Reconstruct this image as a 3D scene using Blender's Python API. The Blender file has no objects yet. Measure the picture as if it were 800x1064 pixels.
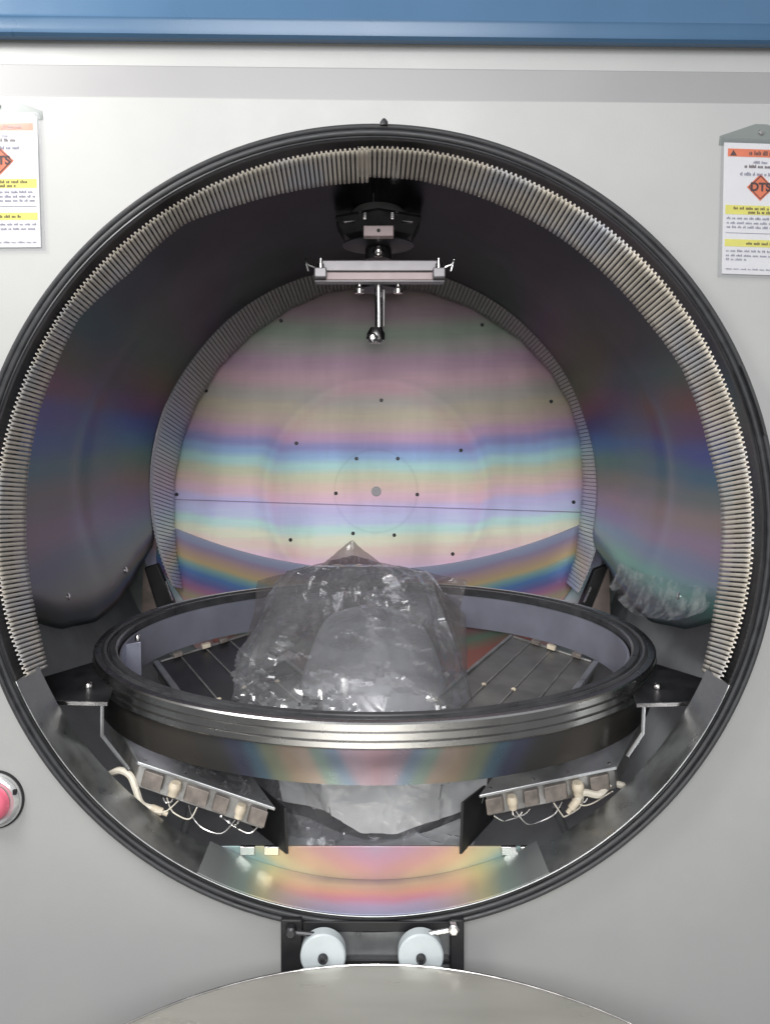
import bpy, bmesh, math, random
from mathutils import Vector, Matrix, noise
random.seed(4)
S = bpy.context.scene
COL = S.collection
F, VX, VY = 800.0, 388.0, 455.0          # photo focal length (px) and vanishing point
PI = math.pi
CX, CZ = 0.0, -0.115                   # axis of the round chamber


def P(px, py, d):
    return Vector(((px - VX) * d / F, d, -(py - VY) * d / F))


def hexlin(r, g, b):
    f = lambda c: (c / 12.92) if c <= .04045 else ((c + .055) / 1.055) ** 2.4
    return (f(r / 255), f(g / 255), f(b / 255), 1)


# ------------------------------------------------------------------ materials
class NT:
    def __init__(self, name):
        self.m = bpy.data.materials.new(name)
        self.m.use_nodes = True
        self.t = self.m.node_tree
        self.b = self.t.nodes['Principled BSDF']
        self.out = self.t.nodes['Material Output']

    def n(self, typ, **kw):
        nd = self.t.nodes.new(typ)
        for k, v in kw.items():
            if k.startswith('i_'):
                key = k[2:]
                nd.inputs[int(key) if key.isdigit() else key.replace('_', ' ')].default_value = v
            else:
                setattr(nd, k, v)
        return nd

    def l(self, a, b):
        self.t.links.new(a, b)

    def math(self, op, a, b=None):
        nd = self.n('ShaderNodeMath', operation=op)
        for i, v in enumerate((a, b)):
            if v is None:
                continue
            if isinstance(v, (int, float)):
                nd.inputs[i].default_value = v
            else:
                self.l(v, nd.inputs[i])
        return nd.outputs[0]

    def pos(self):
        g = self.n('ShaderNodeNewGeometry')
        s = self.n('ShaderNodeSeparateXYZ')
        self.l(g.outputs['Position'], s.inputs[0])
        return g.outputs['Position'], s.outputs

    def noise(self, scale, detail=3, vec=None, rough=.55, stretch=None):
        g = self.n('ShaderNodeNewGeometry')
        v = g.outputs['Position']
        if stretch:
            mp = self.n('ShaderNodeMapping')
            mp.inputs['Scale'].default_value = stretch
            self.l(v, mp.inputs[0])
            v = mp.outputs[0]
        t = self.n('ShaderNodeTexNoise')
        t.inputs['Scale'].default_value = scale
        t.inputs['Detail'].default_value = detail
        t.inputs['Roughness'].default_value = rough
        self.l(v, t.inputs['Vector'])
        return t.outputs['Fac']

    def ramp(self, fac, stops, interp='LINEAR'):
        r = self.n('ShaderNodeValToRGB')
        cr = r.color_ramp
        cr.interpolation = interp
        while len(cr.elements) < len(stops):
            cr.elements.new(.5)
        for e, (p, c) in zip(cr.elements, stops):
            e.position = p
            e.color = c if len(c) == 4 else (*c, 1)
        if fac is not None:
            self.l(fac, r.inputs[0])
        return r.outputs[0]

    def maprange(self, v, a, b, c, d):
        m = self.n('ShaderNodeMapRange')
        self.l(v, m.inputs[0])
        for i, x in enumerate((a, b, c, d)):
            m.inputs[i + 1].default_value = x
        return m.outputs[0]

    def mix(self, fac, a, b, mode='MIX'):
        m = self.n('ShaderNodeMix', data_type='RGBA', blend_type=mode)
        for key, v in ((0, fac), (6, a), (7, b)):
            if isinstance(v, (int, float)):
                m.inputs[key].default_value = v
            elif isinstance(v, tuple):
                m.inputs[key].default_value = v
            else:
                self.l(v, m.inputs[key])
        return m.outputs[2]

    def bump(self, h, strength, dist=.002):
        b = self.n('ShaderNodeBump')
        b.inputs['Strength'].default_value = strength
        b.inputs['Distance'].default_value = dist
        self.l(h, b.inputs['Height'])
        self.l(b.outputs[0], self.b.inputs['Normal'])
        return b.outputs[0]


def simple(name, col, rough=.5, metal=0., var=.15, nscale=30, bump=0., stretch=None, bdist=.002, spec=.5, rvar=.15):
    t = NT(name)
    nz = t.noise(nscale, 4, stretch=stretch)
    lo = tuple(c * (1 - var) for c in col[:3]) + (1,)
    hi = tuple(min(1, c * (1 + var)) for c in col[:3]) + (1,)
    t.l(t.ramp(nz, [(.3, lo), (.7, hi)]), t.b.inputs['Base Color'])
    t.l(t.maprange(nz, .3, .7, max(.02, rough - rvar * .5), min(1, rough + rvar * .5)), t.b.inputs['Roughness'])
    t.b.inputs['Metallic'].default_value = metal
    t.b.inputs['Specular IOR Level'].default_value = spec
    if bump:
        t.bump(nz, bump, bdist)
    return t.m


M = {}
# painted panel: fine orange peel
t = NT('panel_paint')
big = t.noise(2.6, 6, rough=.65)
t.l(t.ramp(big, [(.3, (.375, .38, .375, 1)), (.7, (.425, .425, .415, 1))]), t.b.inputs['Base Color'])
sm = t.noise(7, 5, rough=.65)
t.l(t.maprange(sm, .3, .7, .32, .52), t.b.inputs['Roughness'])
fine = t.noise(420, 2)
t.bump(fine, .12, .001)
M['panel'] = t.m
M['rail'] = simple('rail_paint', (.29, .285, .29), .4, 0, .04, 6, rvar=.1)
M['blue'] = simple('blue_paint', (.055, .125, .225), .3, 0, .06, 5, rvar=.1)
M['rubber'] = simple('black_rubber', (.022, .023, .026), .45, 0, .3, 60, .1, rvar=.2)
M['gasket'] = simple('worn_grey_rubber', (.055, .056, .06), .36, .1, .3, 30, .1, rvar=.2)
M['darkrim'] = simple('dark_rim_metal', (.14, .14, .145), .38, .9, .25, 12, rvar=.2)
M['lip'] = simple('brushed_rim_steel', (.33, .34, .34), .36, .9, .18, 40, .12, stretch=(1, 1, 1), rvar=.2)
M['void'] = simple('dark_chamber_steel', (.30, .325, .335), .5, .15, .25, 9, .1)
M['steel'] = simple('satin_steel', (.46, .455, .45), .27, 1, .05, 14, rvar=.08)
M['bright'] = simple('bright_steel', (.72, .69, .68), .24, 1, .1, 40, rvar=.15)
M['bar'] = simple('coated_bar_metal', (.46, .37, .375), .5, .2, .1, 40, rvar=.15)
M['barsteel'] = simple('satin_bar_steel', (.36, .345, .36), .48, .45, .1, 40, rvar=.1)
M['cone'] = simple('spun_cone_metal', (.42, .42, .42), .4, .5, .15, 40, rvar=.15)
M['dark'] = simple('dark_grey_metal', (.06, .06, .065), .42, .7, .35, 24, .15)
M['blackp'] = simple('black_plate', (.02, .02, .022), .5, .2, .3, 20)
M['box'] = simple('heater_housing_metal', (.34, .33, .32), .42, .7, .35, 30, .15)
M['cover'] = simple('heater_cover_metal', (.50, .51, .52), .34, .8, .2, 26, .12)
M['slat'] = simple('heater_panel_metal', (.19, .185, .175), .42, .5, .35, 18, .15)
M['ceramic'] = simple('cream_ceramic', (.62, .54, .42), .5, 0, .2, 60)
M['block'] = simple('brown_terminal', (.22, .19, .17), .5, .2, .35, 60)
M['wire'] = simple('cream_wire', (.70, .65, .55), .5, 0, .15, 60)
M['white'] = simple('white_nylon', (.54, .59, .61), .35, 0, .06, 30)
M['pink'] = simple('pink_plastic', (.80, .16, .24), .35, 0, .06, 30)
M['bezel'] = simple('bezel_chrome', (.72, .72, .72), .2, .6, .1, 60)
M['paper'] = simple('white_paper', (.80, .80, .80), .7, 0, .02, 20)
M['orange'] = simple('orange_print', (.80, .20, .09), .6, 0, .05, 40)
M['yellow'] = simple('yellow_print', (.80, .75, .16), .6, 0, .05, 40)
M['ink'] = simple('grey_ink', (.22, .22, .30), .7, 0, .2, 90)
M['inkdark'] = simple('dark_ink', (.07, .03, .03), .7, 0, .2, 90)
M['gusset'] = simple('tan_bracket', (.26, .21, .19), .45, .4, .2, 30)
M['skirtin'] = simple('lavender_steel', (.40, .41, .50), .42, .55, .12, 10, rvar=.15)

# brushed stainless table
t = NT('table_stainless')
nz = t.noise(6, 2, stretch=(1, 5, 1))
t.l(t.ramp(nz, [(.3, (.58, .565, .51, 1)), (.7, (.64, .625, .57, 1))]), t.b.inputs['Base Color'])
t.l(t.maprange(nz, .3, .7, .27, .31), t.b.inputs['Roughness'])
t.b.inputs['Metallic'].default_value = .6
M['table'] = t.m

# corrugated foil
t = NT('pleated_foil')
nz = t.noise(9, 4)
t.l(t.ramp(nz, [(.3, (.48, .44, .37, 1)), (.5, (.72, .67, .59, 1)), (.7, (.56, .58, .63, 1))]), t.b.inputs['Base Color'])
t.b.inputs['Metallic'].default_value = .3
t.b.inputs['Roughness'].default_value = .42
M['foil'] = t.m
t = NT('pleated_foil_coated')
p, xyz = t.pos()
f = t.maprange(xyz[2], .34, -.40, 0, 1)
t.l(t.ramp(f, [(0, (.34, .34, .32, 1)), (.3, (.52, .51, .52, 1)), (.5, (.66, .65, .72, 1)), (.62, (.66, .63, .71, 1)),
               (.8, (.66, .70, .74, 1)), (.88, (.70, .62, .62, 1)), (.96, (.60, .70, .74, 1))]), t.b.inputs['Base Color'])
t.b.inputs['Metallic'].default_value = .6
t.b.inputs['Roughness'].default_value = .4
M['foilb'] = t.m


def film_film():
    pass


# interference-coated back plate: the film thickness, so the tint, changes from top to bottom
def coated(name, stops, zt, zb, yref, xbow=0., wob=.02, metal=.55, rough=.33, rings=True, gain=1., vstreak=.0, wscale=2.2, grey=0.):
    t = NT(name)
    p, xyz = t.pos()
    nz = t.noise(wscale, 3, stretch=(.6, .6, 1.6))
    x2 = t.math('MULTIPLY', t.math('MULTIPLY', xyz[0], xyz[0]), xbow)
    z = t.math('ADD', xyz[2], x2)
    z = t.math('ADD', z, t.math('MULTIPLY', t.math('SUBTRACT', nz, .5), wob))
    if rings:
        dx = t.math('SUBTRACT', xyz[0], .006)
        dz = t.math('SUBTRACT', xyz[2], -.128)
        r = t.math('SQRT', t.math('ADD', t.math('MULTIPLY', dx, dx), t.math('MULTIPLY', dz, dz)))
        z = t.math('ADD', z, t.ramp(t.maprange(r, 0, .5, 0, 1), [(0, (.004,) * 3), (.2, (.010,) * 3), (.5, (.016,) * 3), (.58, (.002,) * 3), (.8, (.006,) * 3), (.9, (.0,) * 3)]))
    f = t.maprange(z, zt, zb, 0, 1)
    conv = []
    for py, c in stops:
        zz = -(py - VY) * yref / F
        c = hexlin(*c)
        lum = (c[0] + c[1] + c[2]) / 3
        c = [v * (1 - grey) + lum * grey for v in c[:3]]
        conv.append(((zz - zt) / (zb - zt), tuple(v * gain for v in c[:3]) + (1,)))
    col = t.ramp(f, conv, 'B_SPLINE' if len(conv) > 40 else 'EASE')
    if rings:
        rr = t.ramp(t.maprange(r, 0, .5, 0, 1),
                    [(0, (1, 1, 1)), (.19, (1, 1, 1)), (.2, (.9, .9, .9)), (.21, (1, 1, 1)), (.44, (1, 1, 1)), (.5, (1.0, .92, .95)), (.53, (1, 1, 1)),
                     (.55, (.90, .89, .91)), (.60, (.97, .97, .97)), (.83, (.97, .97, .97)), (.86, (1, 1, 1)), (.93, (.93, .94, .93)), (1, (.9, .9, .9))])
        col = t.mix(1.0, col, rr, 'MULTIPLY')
    if vstreak:
        st = t.noise(9, 4, stretch=(1, 1, .22))
        col = t.mix(vstreak, col, t.ramp(st, [(.33, (.5, .48, .5)), (.6, (1, 1, 1))]), 'MULTIPLY')
        sm = t.noise(4.5, 4)
        col = t.mix(.30, col, t.ramp(sm, [(.35, (.72, .70, .70)), (.62, (1.06, 1.06, 1.06))]), 'MULTIPLY')
        br = t.noise(60, 3, stretch=(.15, 1, 2.2))
        col = t.mix(.20, col, t.ramp(br, [(.3, (.78, .78, .78)), (.7, (1.08, 1.08, 1.08))]), 'MULTIPLY')
    t.l(col, t.b.inputs['Base Color'])
    t.b.inputs['Metallic'].default_value = metal
    if not rings:
        t.b.inputs['Specular Tint'].default_value = (.8, .81, .85, 1)
        t.b.inputs['Specular IOR Level'].default_value = .3
    rn = t.noise(18, 4)
    t.l(t.maprange(rn, .3, .7, rough - .015, rough + .015), t.b.inputs['Roughness'])
    return t.m


M['plate'] = coated('interference_coated_plate', [
    (275, (96, 90, 88)), (300, (122, 106, 104)), (325, (134, 112, 122)), (346, (118, 134, 118)), (360, (140, 136, 134)),
    (378, (156, 122, 146)), (394, (170, 134, 146)), (412, (146, 140, 134)), (426, (158, 148, 126)), (438, (164, 142, 134)), (450, (158, 122, 154)),
    (461, (112, 114, 168)), (470, (112, 146, 188)), (481, (138, 182, 180)), (492, (172, 176, 146)), (503, (192, 166, 152)),
    (514, (196, 158, 176)), (524, (170, 162, 206)), (537, (168, 176, 214)), (546, (166, 206, 200)), (556, (202, 206, 178)),
    (567, (210, 184, 172)), (578, (204, 170, 186)), (592, (168, 168, 200)), (620, (160, 190, 200)), (660, (190, 150, 150))],
    .45, -.50, 1.855, xbow=-.10, wob=.034, metal=.25, rough=.47, vstreak=.36, gain=1.85, grey=.22)
M['lower'] = None
t = NT('lower_plate_painted_reflection')  # rainbow reflection painted into the base colour, in bands below the arc
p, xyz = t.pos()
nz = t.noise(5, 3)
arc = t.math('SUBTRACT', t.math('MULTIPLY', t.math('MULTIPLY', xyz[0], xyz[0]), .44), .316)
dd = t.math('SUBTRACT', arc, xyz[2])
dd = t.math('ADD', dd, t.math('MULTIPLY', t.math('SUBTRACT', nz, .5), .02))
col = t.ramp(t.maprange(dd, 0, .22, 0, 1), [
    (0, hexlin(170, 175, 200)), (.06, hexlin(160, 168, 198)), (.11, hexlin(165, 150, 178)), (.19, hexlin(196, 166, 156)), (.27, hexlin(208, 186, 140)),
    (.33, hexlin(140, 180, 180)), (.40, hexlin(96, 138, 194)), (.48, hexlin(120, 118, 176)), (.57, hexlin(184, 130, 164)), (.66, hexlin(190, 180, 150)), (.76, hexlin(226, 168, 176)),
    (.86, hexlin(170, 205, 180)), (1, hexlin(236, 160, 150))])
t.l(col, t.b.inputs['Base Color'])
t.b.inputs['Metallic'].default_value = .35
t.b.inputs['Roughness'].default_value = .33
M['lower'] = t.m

liner_l = [(150, (25, 27, 31)), (200, (30, 30, 33)), (262, (29, 31, 35)), (300, (44, 50, 53)), (340, (44, 65, 59)), (375, (77, 62, 44)), (400, (93, 51, 69)),
           (430, (61, 55, 112)), (458, (45, 72, 117)), (485, (58, 91, 94)), (520, (90, 87, 78)), (555, (102, 81, 90)), (590, (79, 76, 91)), (625, (84, 84, 84)), (650, (68, 77, 80))]
liner_r = [(150, (25, 27, 31)), (200, (30, 30, 33)), (262, (29, 31, 35)), (300, (48, 48, 51)), (350, (63, 57, 45)), (385, (71, 74, 62)), (420, (103, 61, 61)),
           (445, (86, 56, 95)), (468, (48, 69, 135)), (492, (52, 100, 115)), (515, (97, 109, 97)), (540, (137, 113, 101)), (565, (136, 106, 130)), (590, (105, 114, 144)), (620, (84, 141, 132)), (650, (86, 101, 107))]
M['liner_l'] = coated('coated_liner_left', liner_l, .36, -.30, 1.22, wob=.09, metal=.85, rough=.30, rings=False, gain=1.75, grey=.34, wscale=3)
M['liner_r'] = coated('coated_liner_right', liner_r, .36, -.30, 1.22, wob=.09, metal=.85, rough=.30, rings=False, gain=1.75, grey=.34, wscale=3)

# weir + floor of the front trough, ring skirt
def coated_x(name, stops, half, wob, metal=.5, rough=.34, zmul=0., zoff=0., gain=1., per=None):
    t = NT(name)
    p, xyz = t.pos()
    nz = t.noise(6, 3, stretch=(1, 1, 1))
    ax = t.math('ABSOLUTE', t.math('SUBTRACT', xyz[0], .004))
    f = t.math('ADD', ax, t.math('MULTIPLY', t.math('SUBTRACT', nz, .5), wob))
    f = t.math('ADD', f, t.math('MULTIPLY', t.math('SUBTRACT', xyz[2], zoff), zmul))
    f = t.maprange(f, 0, half, 0, 1)
    t.l(t.ramp(f, [(q, tuple(v * gain for v in hexlin(*c)[:3]) + (1,)) for q, c in stops], 'EASE'), t.b.inputs['Base Color'])
    t.b.inputs['Metallic'].default_value = metal
    rn = t.noise(22, 4)
    t.l(t.maprange(rn, .3, .7, rough - .06, rough + .06), t.b.inputs['Roughness'])
    return t.m


M['weir'] = coated_x('interference_coated_weir', [(0, (193, 172, 187)), (.17, (201, 166, 179)), (.33, (205, 169, 164)), (.5, (207, 184, 157)), (.64, (204, 198, 165)), (.78, (154, 179, 176)), (.9, (142, 145, 157)), (1, (131, 132, 139))], .25, .035, zmul=-1.6, zoff=-.563, gain=.86, rough=.40)
t = NT('interference_coated_trough')
p, xyz = t.pos()
nz = t.noise(7, 3)
wobble = t.math('MULTIPLY', t.math('SUBTRACT', nz, .5), .03)
ax = t.math('ADD', t.math('ABSOLUTE', xyz[0]), wobble)
fy = t.maprange(t.math('ADD', xyz[1], wobble), .983, 1.058, 0, 1)
cen = t.ramp(fy, [(q, hexlin(*c)) for q, c in ((0, (165, 168, 195)), (.22, (176, 166, 192)), (.42, (197, 144, 160)), (.62, (204, 162, 143)), (.82, (191, 175, 152)), (1, (149, 141, 141)))])  # coating tints; the grey back end paints shade in the weir crease
sid = t.ramp(t.maprange(ax, .07, .235, 0, 1), [(q, hexlin(*c)) for q, c in ((0, (199, 163, 163)), (.25, (206, 177, 153)), (.42, (202, 193, 149)), (.6, (148, 164, 156)), (.80, (136, 140, 140)), (1, (146, 148, 148)))])
msk = t.maprange(ax, .06, .15, 0, 1)
t.l(t.mix(msk, cen, sid), t.b.inputs['Base Color'])
t.b.inputs['Metallic'].default_value = .45
t.b.inputs['Roughness'].default_value = .4
M['trough'] = t.m
M['skirt'] = coated_x('interference_coated_skirt', [(0, (144, 120, 126)), (.07, (139, 124, 133)), (.11, (110, 122, 136)), (.16, (121, 135, 128)), (.20, (150, 136, 126)), (.25, (149, 134, 119)), (.31, (127, 132, 115)), (.36, (93, 113, 127)), (.41, (87, 89, 106)), (.48, (83, 82, 81)), (.6, (89, 84, 79)), (1, (66, 66, 64))], .44, .02, metal=.75, rough=.32, zmul=-.5, zoff=-.40, gain=.95)


def plastic(name, dens, tint, rough=.2, bumpk=.45, g0=.06, g1=.5, hz=None, tcol=(.93, .93, .94, 1)):
    t = NT(name)
    n = t.t.nodes
    n.remove(t.b)
    tr = t.n('ShaderNodeBsdfTransparent')
    tr.inputs[0].default_value = tcol
    gl = t.n('ShaderNodeBsdfGlossy')
    gl.inputs['Color'].default_value = (.95, .95, .97, 1)
    gl.inputs['Roughness'].default_value = rough
    df = t.n('ShaderNodeBsdfDiffuse')
    df.inputs[0].default_value = tint
    tl = t.n('ShaderNodeBsdfTranslucent')
    tl.inputs[0].default_value = tint
    lw = t.n('ShaderNodeLayerWeight')
    lw.inputs[0].default_value = .35
    gpos = t.n('ShaderNodeNewGeometry')
    wn = t.n('ShaderNodeTexNoise')
    wn.inputs['Scale'].default_value = 11
    wn.inputs['Detail'].default_value = 3
    t.l(gpos.outputs['Position'], wn.inputs['Vector'])
    wv = t.n('ShaderNodeVectorMath', operation='MULTIPLY_ADD')
    t.l(wn.outputs['Color'], wv.inputs[0])
    wv.inputs[1].default_value = (.07, .07, .07)
    t.l(gpos.outputs['Position'], wv.inputs[2])
    acc = None
    for sc, wgt in ((7, 1.), (17, .42), (45, .10)):
        vo = t.n('ShaderNodeTexVoronoi', feature='F1')
        vo.inputs['Scale'].default_value = sc
        t.l(wv.outputs[0], vo.inputs['Vector'])
        val = t.math('MULTIPLY', vo.outputs['Distance'], wgt)
        acc = val if acc is None else t.math('ADD', acc, val)
    crease = acc
    bmp = t.n('ShaderNodeBump')
    bmp.inputs['Strength'].default_value = bumpk
    bmp.inputs['Distance'].default_value = .02
    t.l(crease, bmp.inputs['Height'])
    for s in (gl, df, lw):
        t.l(bmp.outputs[0], s.inputs['Normal'])
    m0 = t.n('ShaderNodeMixShader')
    m0.inputs[0].default_value = .3
    t.l(df.outputs[0], m0.inputs[1])
    t.l(tl.outputs[0], m0.inputs[2])
    m1 = t.n('ShaderNodeMixShader')
    haze = t.noise(9, 3)
    t.l(t.maprange(haze, *(hz or (.3, .7, dens * .6, min(.95, dens * 1.4)))), m1.inputs[0])
    if hz:
        haze.node.inputs['Scale'].default_value = 30
    t.l(tr.outputs[0], m1.inputs[1])
    t.l(m0.outputs[0], m1.inputs[2])
    m2 = t.n('ShaderNodeMixShader')
    t.l(t.maprange(lw.outputs['Facing'], 0, 1, g0, g1), m2.inputs[0])
    t.l(m1.outputs[0], m2.inputs[1])
    t.l(gl.outputs[0], m2.inputs[2])
    t.l(m2.outputs[0], t.out.inputs[0])
    return t.m


M['bag'] = plastic('clear_crumpled_plastic', .20, (.62, .63, .65, 1), .12, .5, .06, .62)
M['bagin'] = plastic('grey_inner_plastic', .55, (.50, .51, .54, 1), .18, .25, .07, .4)
M['bagflap'] = plastic('thin_plastic_flap', .34, (.25, .23, .23, 1), .13, .4, .04, .45, tcol=(.72, .70, .70, 1))
M['bagwhite'] = plastic('milky_plastic', .55, (.80, .82, .84, 1), .15, .5, .07, .45)
M['wallglare'] = plastic('wispy_glare', .5, (.62, .64, .64, 1), .2, .3, .0, .10, hz=(.46, .70, 0., .46))  # pale wisps that paint a soft glare low on the right wall
M['film'] = plastic('clear_film', .10, (.6, .62, .64, 1), .10, .5, .10, .6)
M['sleeve'] = plastic('clear_sleeve', .03, (.62, .64, .62, 1), .12, 0, .005, .12)
M['flapsleeve'] = plastic('clear_sleeve_flap', .5, (.36, .40, .38, 1), .2, 0, .02, .2)


# ------------------------------------------------------------------ mesh helpers
def put(name, verts, faces, mat, root=None, ang=40, bevel=0., seg=2, solid=0., subsurf=0, matidx=None, mats=None):
    off = Vector((0, 0, 0))
    r = root
    while r is not None:
        off += r.location
        r = r.parent
    me = bpy.data.meshes.new(name)
    vs = [Vector(v) - off for v in verts]
    loc = Vector((0, 0, 0))
    if root is None or True:
        mn = Vector([min(v[i] for v in vs) for i in range(3)])
        mx = Vector([max(v[i] for v in vs) for i in range(3)])
        loc = (mn + mx) / 2
        if root is None:
            loc.z = mn.z
    me.from_pydata([v - loc for v in vs], [], faces)
    me.validate()
    bm = bmesh.new()
    bm.from_mesh(me)
    bmesh.ops.recalc_face_normals(bm, faces=bm.faces)
    bm.to_mesh(me)
    bm.free()
    for mm in (mats or [mat]):
        me.materials.append(mm)
    if matidx:
        for p_, i_ in zip(me.polygons, matidx):
            p_.material_index = i_
    for p_ in me.polygons:
        p_.use_smooth = True
    me.set_sharp_from_angle(angle=math.radians(ang))
    o = bpy.data.objects.new(name, me)
    COL.objects.link(o)
    o.location = loc
    if root is not None:
        o.parent = root
    if solid:
        s = o.modifiers.new('Solidify', 'SOLIDIFY')
        s.thickness = solid
        s.offset = 0
    if bevel:
        b = o.modifiers.new('Bevel', 'BEVEL')
        b.width = bevel
        b.segments = seg
        b.limit_method = 'ANGLE'
        b.angle_limit = math.radians(35)
        b.harden_normals = False
    if subsurf:
        s = o.modifiers.new('Subdivision', 'SUBSURF')
        s.levels = s.render_levels = subsurf
    return o


def thing(name, label, cat, loc, group=None):
    o = bpy.data.objects.new(name, None)
    o.empty_display_size = .05
    COL.objects.link(o)
    o.location = loc
    o['label'] = label
    o['category'] = cat
    if group:
        o['group'] = group
    return o


def tag(o, label, cat, group=None):
    o['label'] = label
    o['category'] = cat
    if group:
        o['group'] = group
    return o


class MB:
    def __init__(self):
        self.v, self.f = [], []

    def add(self, v, f):
        k = len(self.v)
        self.v += [Vector(x) for x in v]
        self.f += [tuple(i + k for i in q) for q in f]
        return self

    def hexa(self, a, b):
        """two quads a (4 pts) and b (4 pts) joined"""
        return self.add(list(a) + list(b), [(0, 1, 2, 3), (7, 6, 5, 4), (0, 4, 5, 1), (1, 5, 6, 2), (2, 6, 7, 3), (3, 7, 4, 0)])

    def box(self, c, s, rot=None):
        c = Vector(c)
        pts = []
        for z in (-.5, .5):
            for x, y in ((-.5, -.5), (.5, -.5), (.5, .5), (-.5, .5)):
                q = Vector((x * s[0], y * s[1], z * s[2]))
                if rot:
                    q = rot @ q
                pts.append(c + q)
        return self.hexa(pts[:4], pts[4:])

    def obox(self, o, u, v, w):
        """box from a corner and three edge vectors"""
        o, u, v, w = map(Vector, (o, u, v, w))
        return self.hexa([o, o + u, o + u + v, o + v], [o + w, o + u + w, o + u + v + w, o + v + w])

    def prism(self, pts, off):
        n = len(pts)
        off = Vector(off)
        v = [Vector(p) for p in pts] + [Vector(p) + off for p in pts]
        f = [tuple(range(n)), tuple(range(2 * n - 1, n - 1, -1))]
        f += [(i, (i + 1) % n, n + (i + 1) % n, n + i) for i in range(n)]
        return self.add(v, f)

    def lathe(self, o, axis, prof, seg=48, a0=0., a1=2 * PI, closed=False):
        """prof: (radius, height along axis); closed joins the last profile point to the first"""
        o = Vector(o)
        axis = Vector(axis).normalized()
        ref = Vector((0, 0, 1)) if abs(axis.z) < .9 else Vector((1, 0, 0))
        u = ref.cross(axis).normalized()
        w = axis.cross(u)
        full = abs(a1 - a0 - 2 * PI) < 1e-6
        n = seg if full else seg + 1
        v, f = [], []
        m = len(prof)
        for i in range(n):
            a = a0 + (a1 - a0) * i / seg
            dvec = u * math.cos(a) + w * math.sin(a)
            for r, h in prof:
                v.append(o + dvec * r + axis * h)
        for i in range(seg):
            j = (i + 1) % n
            for k in range(m if closed else m - 1):
                l = (k + 1) % m
                f.append((i * m + k, j * m + k, j * m + l, i * m + l))
        return self.add(v, f)

    def cyl(self, a, b, r, r2=None, seg=20):
        a, b = Vector(a), Vector(b)
        L = (b - a).length
        r2 = r if r2 is None else r2
        return self.lathe(a, b - a, [(1e-5, 0), (r, 0), (r2, L), (1e-5, L)], seg)

    def tube(self, pts, r, seg=8):
        pts = [Vector(p) for p in pts]
        k0 = len(self.v)
        ref = Vector((.3, .2, .93))
        for i, p in enumerate(pts):
            d = (pts[min(i + 1, len(pts) - 1)] - pts[max(i - 1, 0)]).normalized()
            u = d.cross(ref).normalized()
            w = d.cross(u)
            for j in range(seg):
                a = 2 * PI * j / seg
                self.v.append(p + (u * math.cos(a) + w * math.sin(a)) * r)
        for i in range(len(pts) - 1):
            for j in range(seg):
                a, b = k0 + i * seg + j, k0 + i * seg + (j + 1) % seg
                self.f.append((a, b, b + seg, a + seg))
        self.f.append(tuple(k0 + j for j in range(seg)))
        self.f.append(tuple(k0 + (len(pts) - 1) * seg + j for j in reversed(range(seg))))
        return self

    def put(self, name, mat, root=None, **kw):
        return put(name, self.v, self.f, mat, root, **kw)


def smooth_path(pts, n=8):
    pts = [Vector(p) for p in pts]
    out = []
    for i in range(len(pts) - 1):
        p0, p1, p2, p3 = pts[max(i - 1, 0)], pts[i], pts[i + 1], pts[min(i + 2, len(pts) - 1)]
        for k in range(n):
            s = k / n
            out.append(.5 * ((2 * p1) + (p2 - p0) * s + (2 * p0 - 5 * p1 + 4 * p2 - p3) * s * s + (3 * p1 - p0 - 3 * p2 + p3) * s ** 3))
    out.append(pts[-1])
    return out


ROLL = math.radians(.62)                  # the cabinet hangs a touch out of level in the picture


def rolled(v):
    x, z = v[0] - CX, v[2] - CZ
    c, s = math.cos(-ROLL), math.sin(-ROLL)
    return Vector((CX + x * c - z * s, v[1], CZ + x * s + z * c))


# ------------------------------------------------------------------ front panel with the round opening
ZR = .441
panel = thing('front_panel', 'pale painted steel cabinet front with a large round opening', 'cabinet panel', (CX, 1.0, -1.05))
RH = .514
x0, x1, z0, z1 = -1.25, 1.25, -1.05, ZR
angs = [2 * PI * i / 160 for i in range(160)]
for cx_, cz_ in ((x0, z0), (x1, z0), (x1, z1), (x0, z1)):
    angs.append(math.atan2(cz_ - CZ, cx_ - CX) % (2 * PI))
angs = sorted(set(round(a, 6) for a in angs))
V, Fc = [], []
for a in angs:
    c, s = math.cos(a), math.sin(a)
    tx = ((x1 - CX) / c if c > 1e-9 else (x0 - CX) / c if c < -1e-9 else 1e9)
    tz = ((z1 - CZ) / s if s > 1e-9 else (z0 - CZ) / s if s < -1e-9 else 1e9)
    tt = min(tx, tz)
    for y in (1.0, 1.03):
        V += [Vector((CX + c * RH, y, CZ + s * RH)), Vector((CX + c * tt, y, CZ + s * tt))]
n = len(angs)
for i in range(n):
    j = (i + 1) % n
    a, b = 4 * i, 4 * j
    Fc += [(a, b, b + 1, a + 1), (a + 2, a + 3, b + 3, b + 2), (a, a + 2, b + 2, b), (a + 1, b + 1, b + 3, a + 3)]
put('panel_sheet', [rolled(v) for v in V], Fc, M['panel'], panel, ang=30, bevel=.0025, seg=3)
# recessed grey band and upper strip above the panel
b = MB()
b.obox((x0, 1.0035, ZR - .010), (x1 - x0, 0, 0), (0, .02, 0), (0, 0, .0525))
put('recessed_band', [rolled(v) for v in b.v], b.f, M['rail'], panel, bevel=.0022, seg=3)
b = MB()
b.obox((x0, 1.0075, ZR + .02), (x1 - x0, 0, 0), (0, .03, 0), (0, 0, .13))
put('upper_strip', [rolled(v) for v in b.v], b.f, M['panel'], panel, bevel=.004, seg=3)
# blue hood
hz = -(38.5 - VY) * .985 / F
b = MB()
prof = [(.985, hz + .010), (.9875, hz + .004), (.993, hz), (1.0, hz), (1.0, hz + .35), (.985, hz + .35)]
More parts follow.
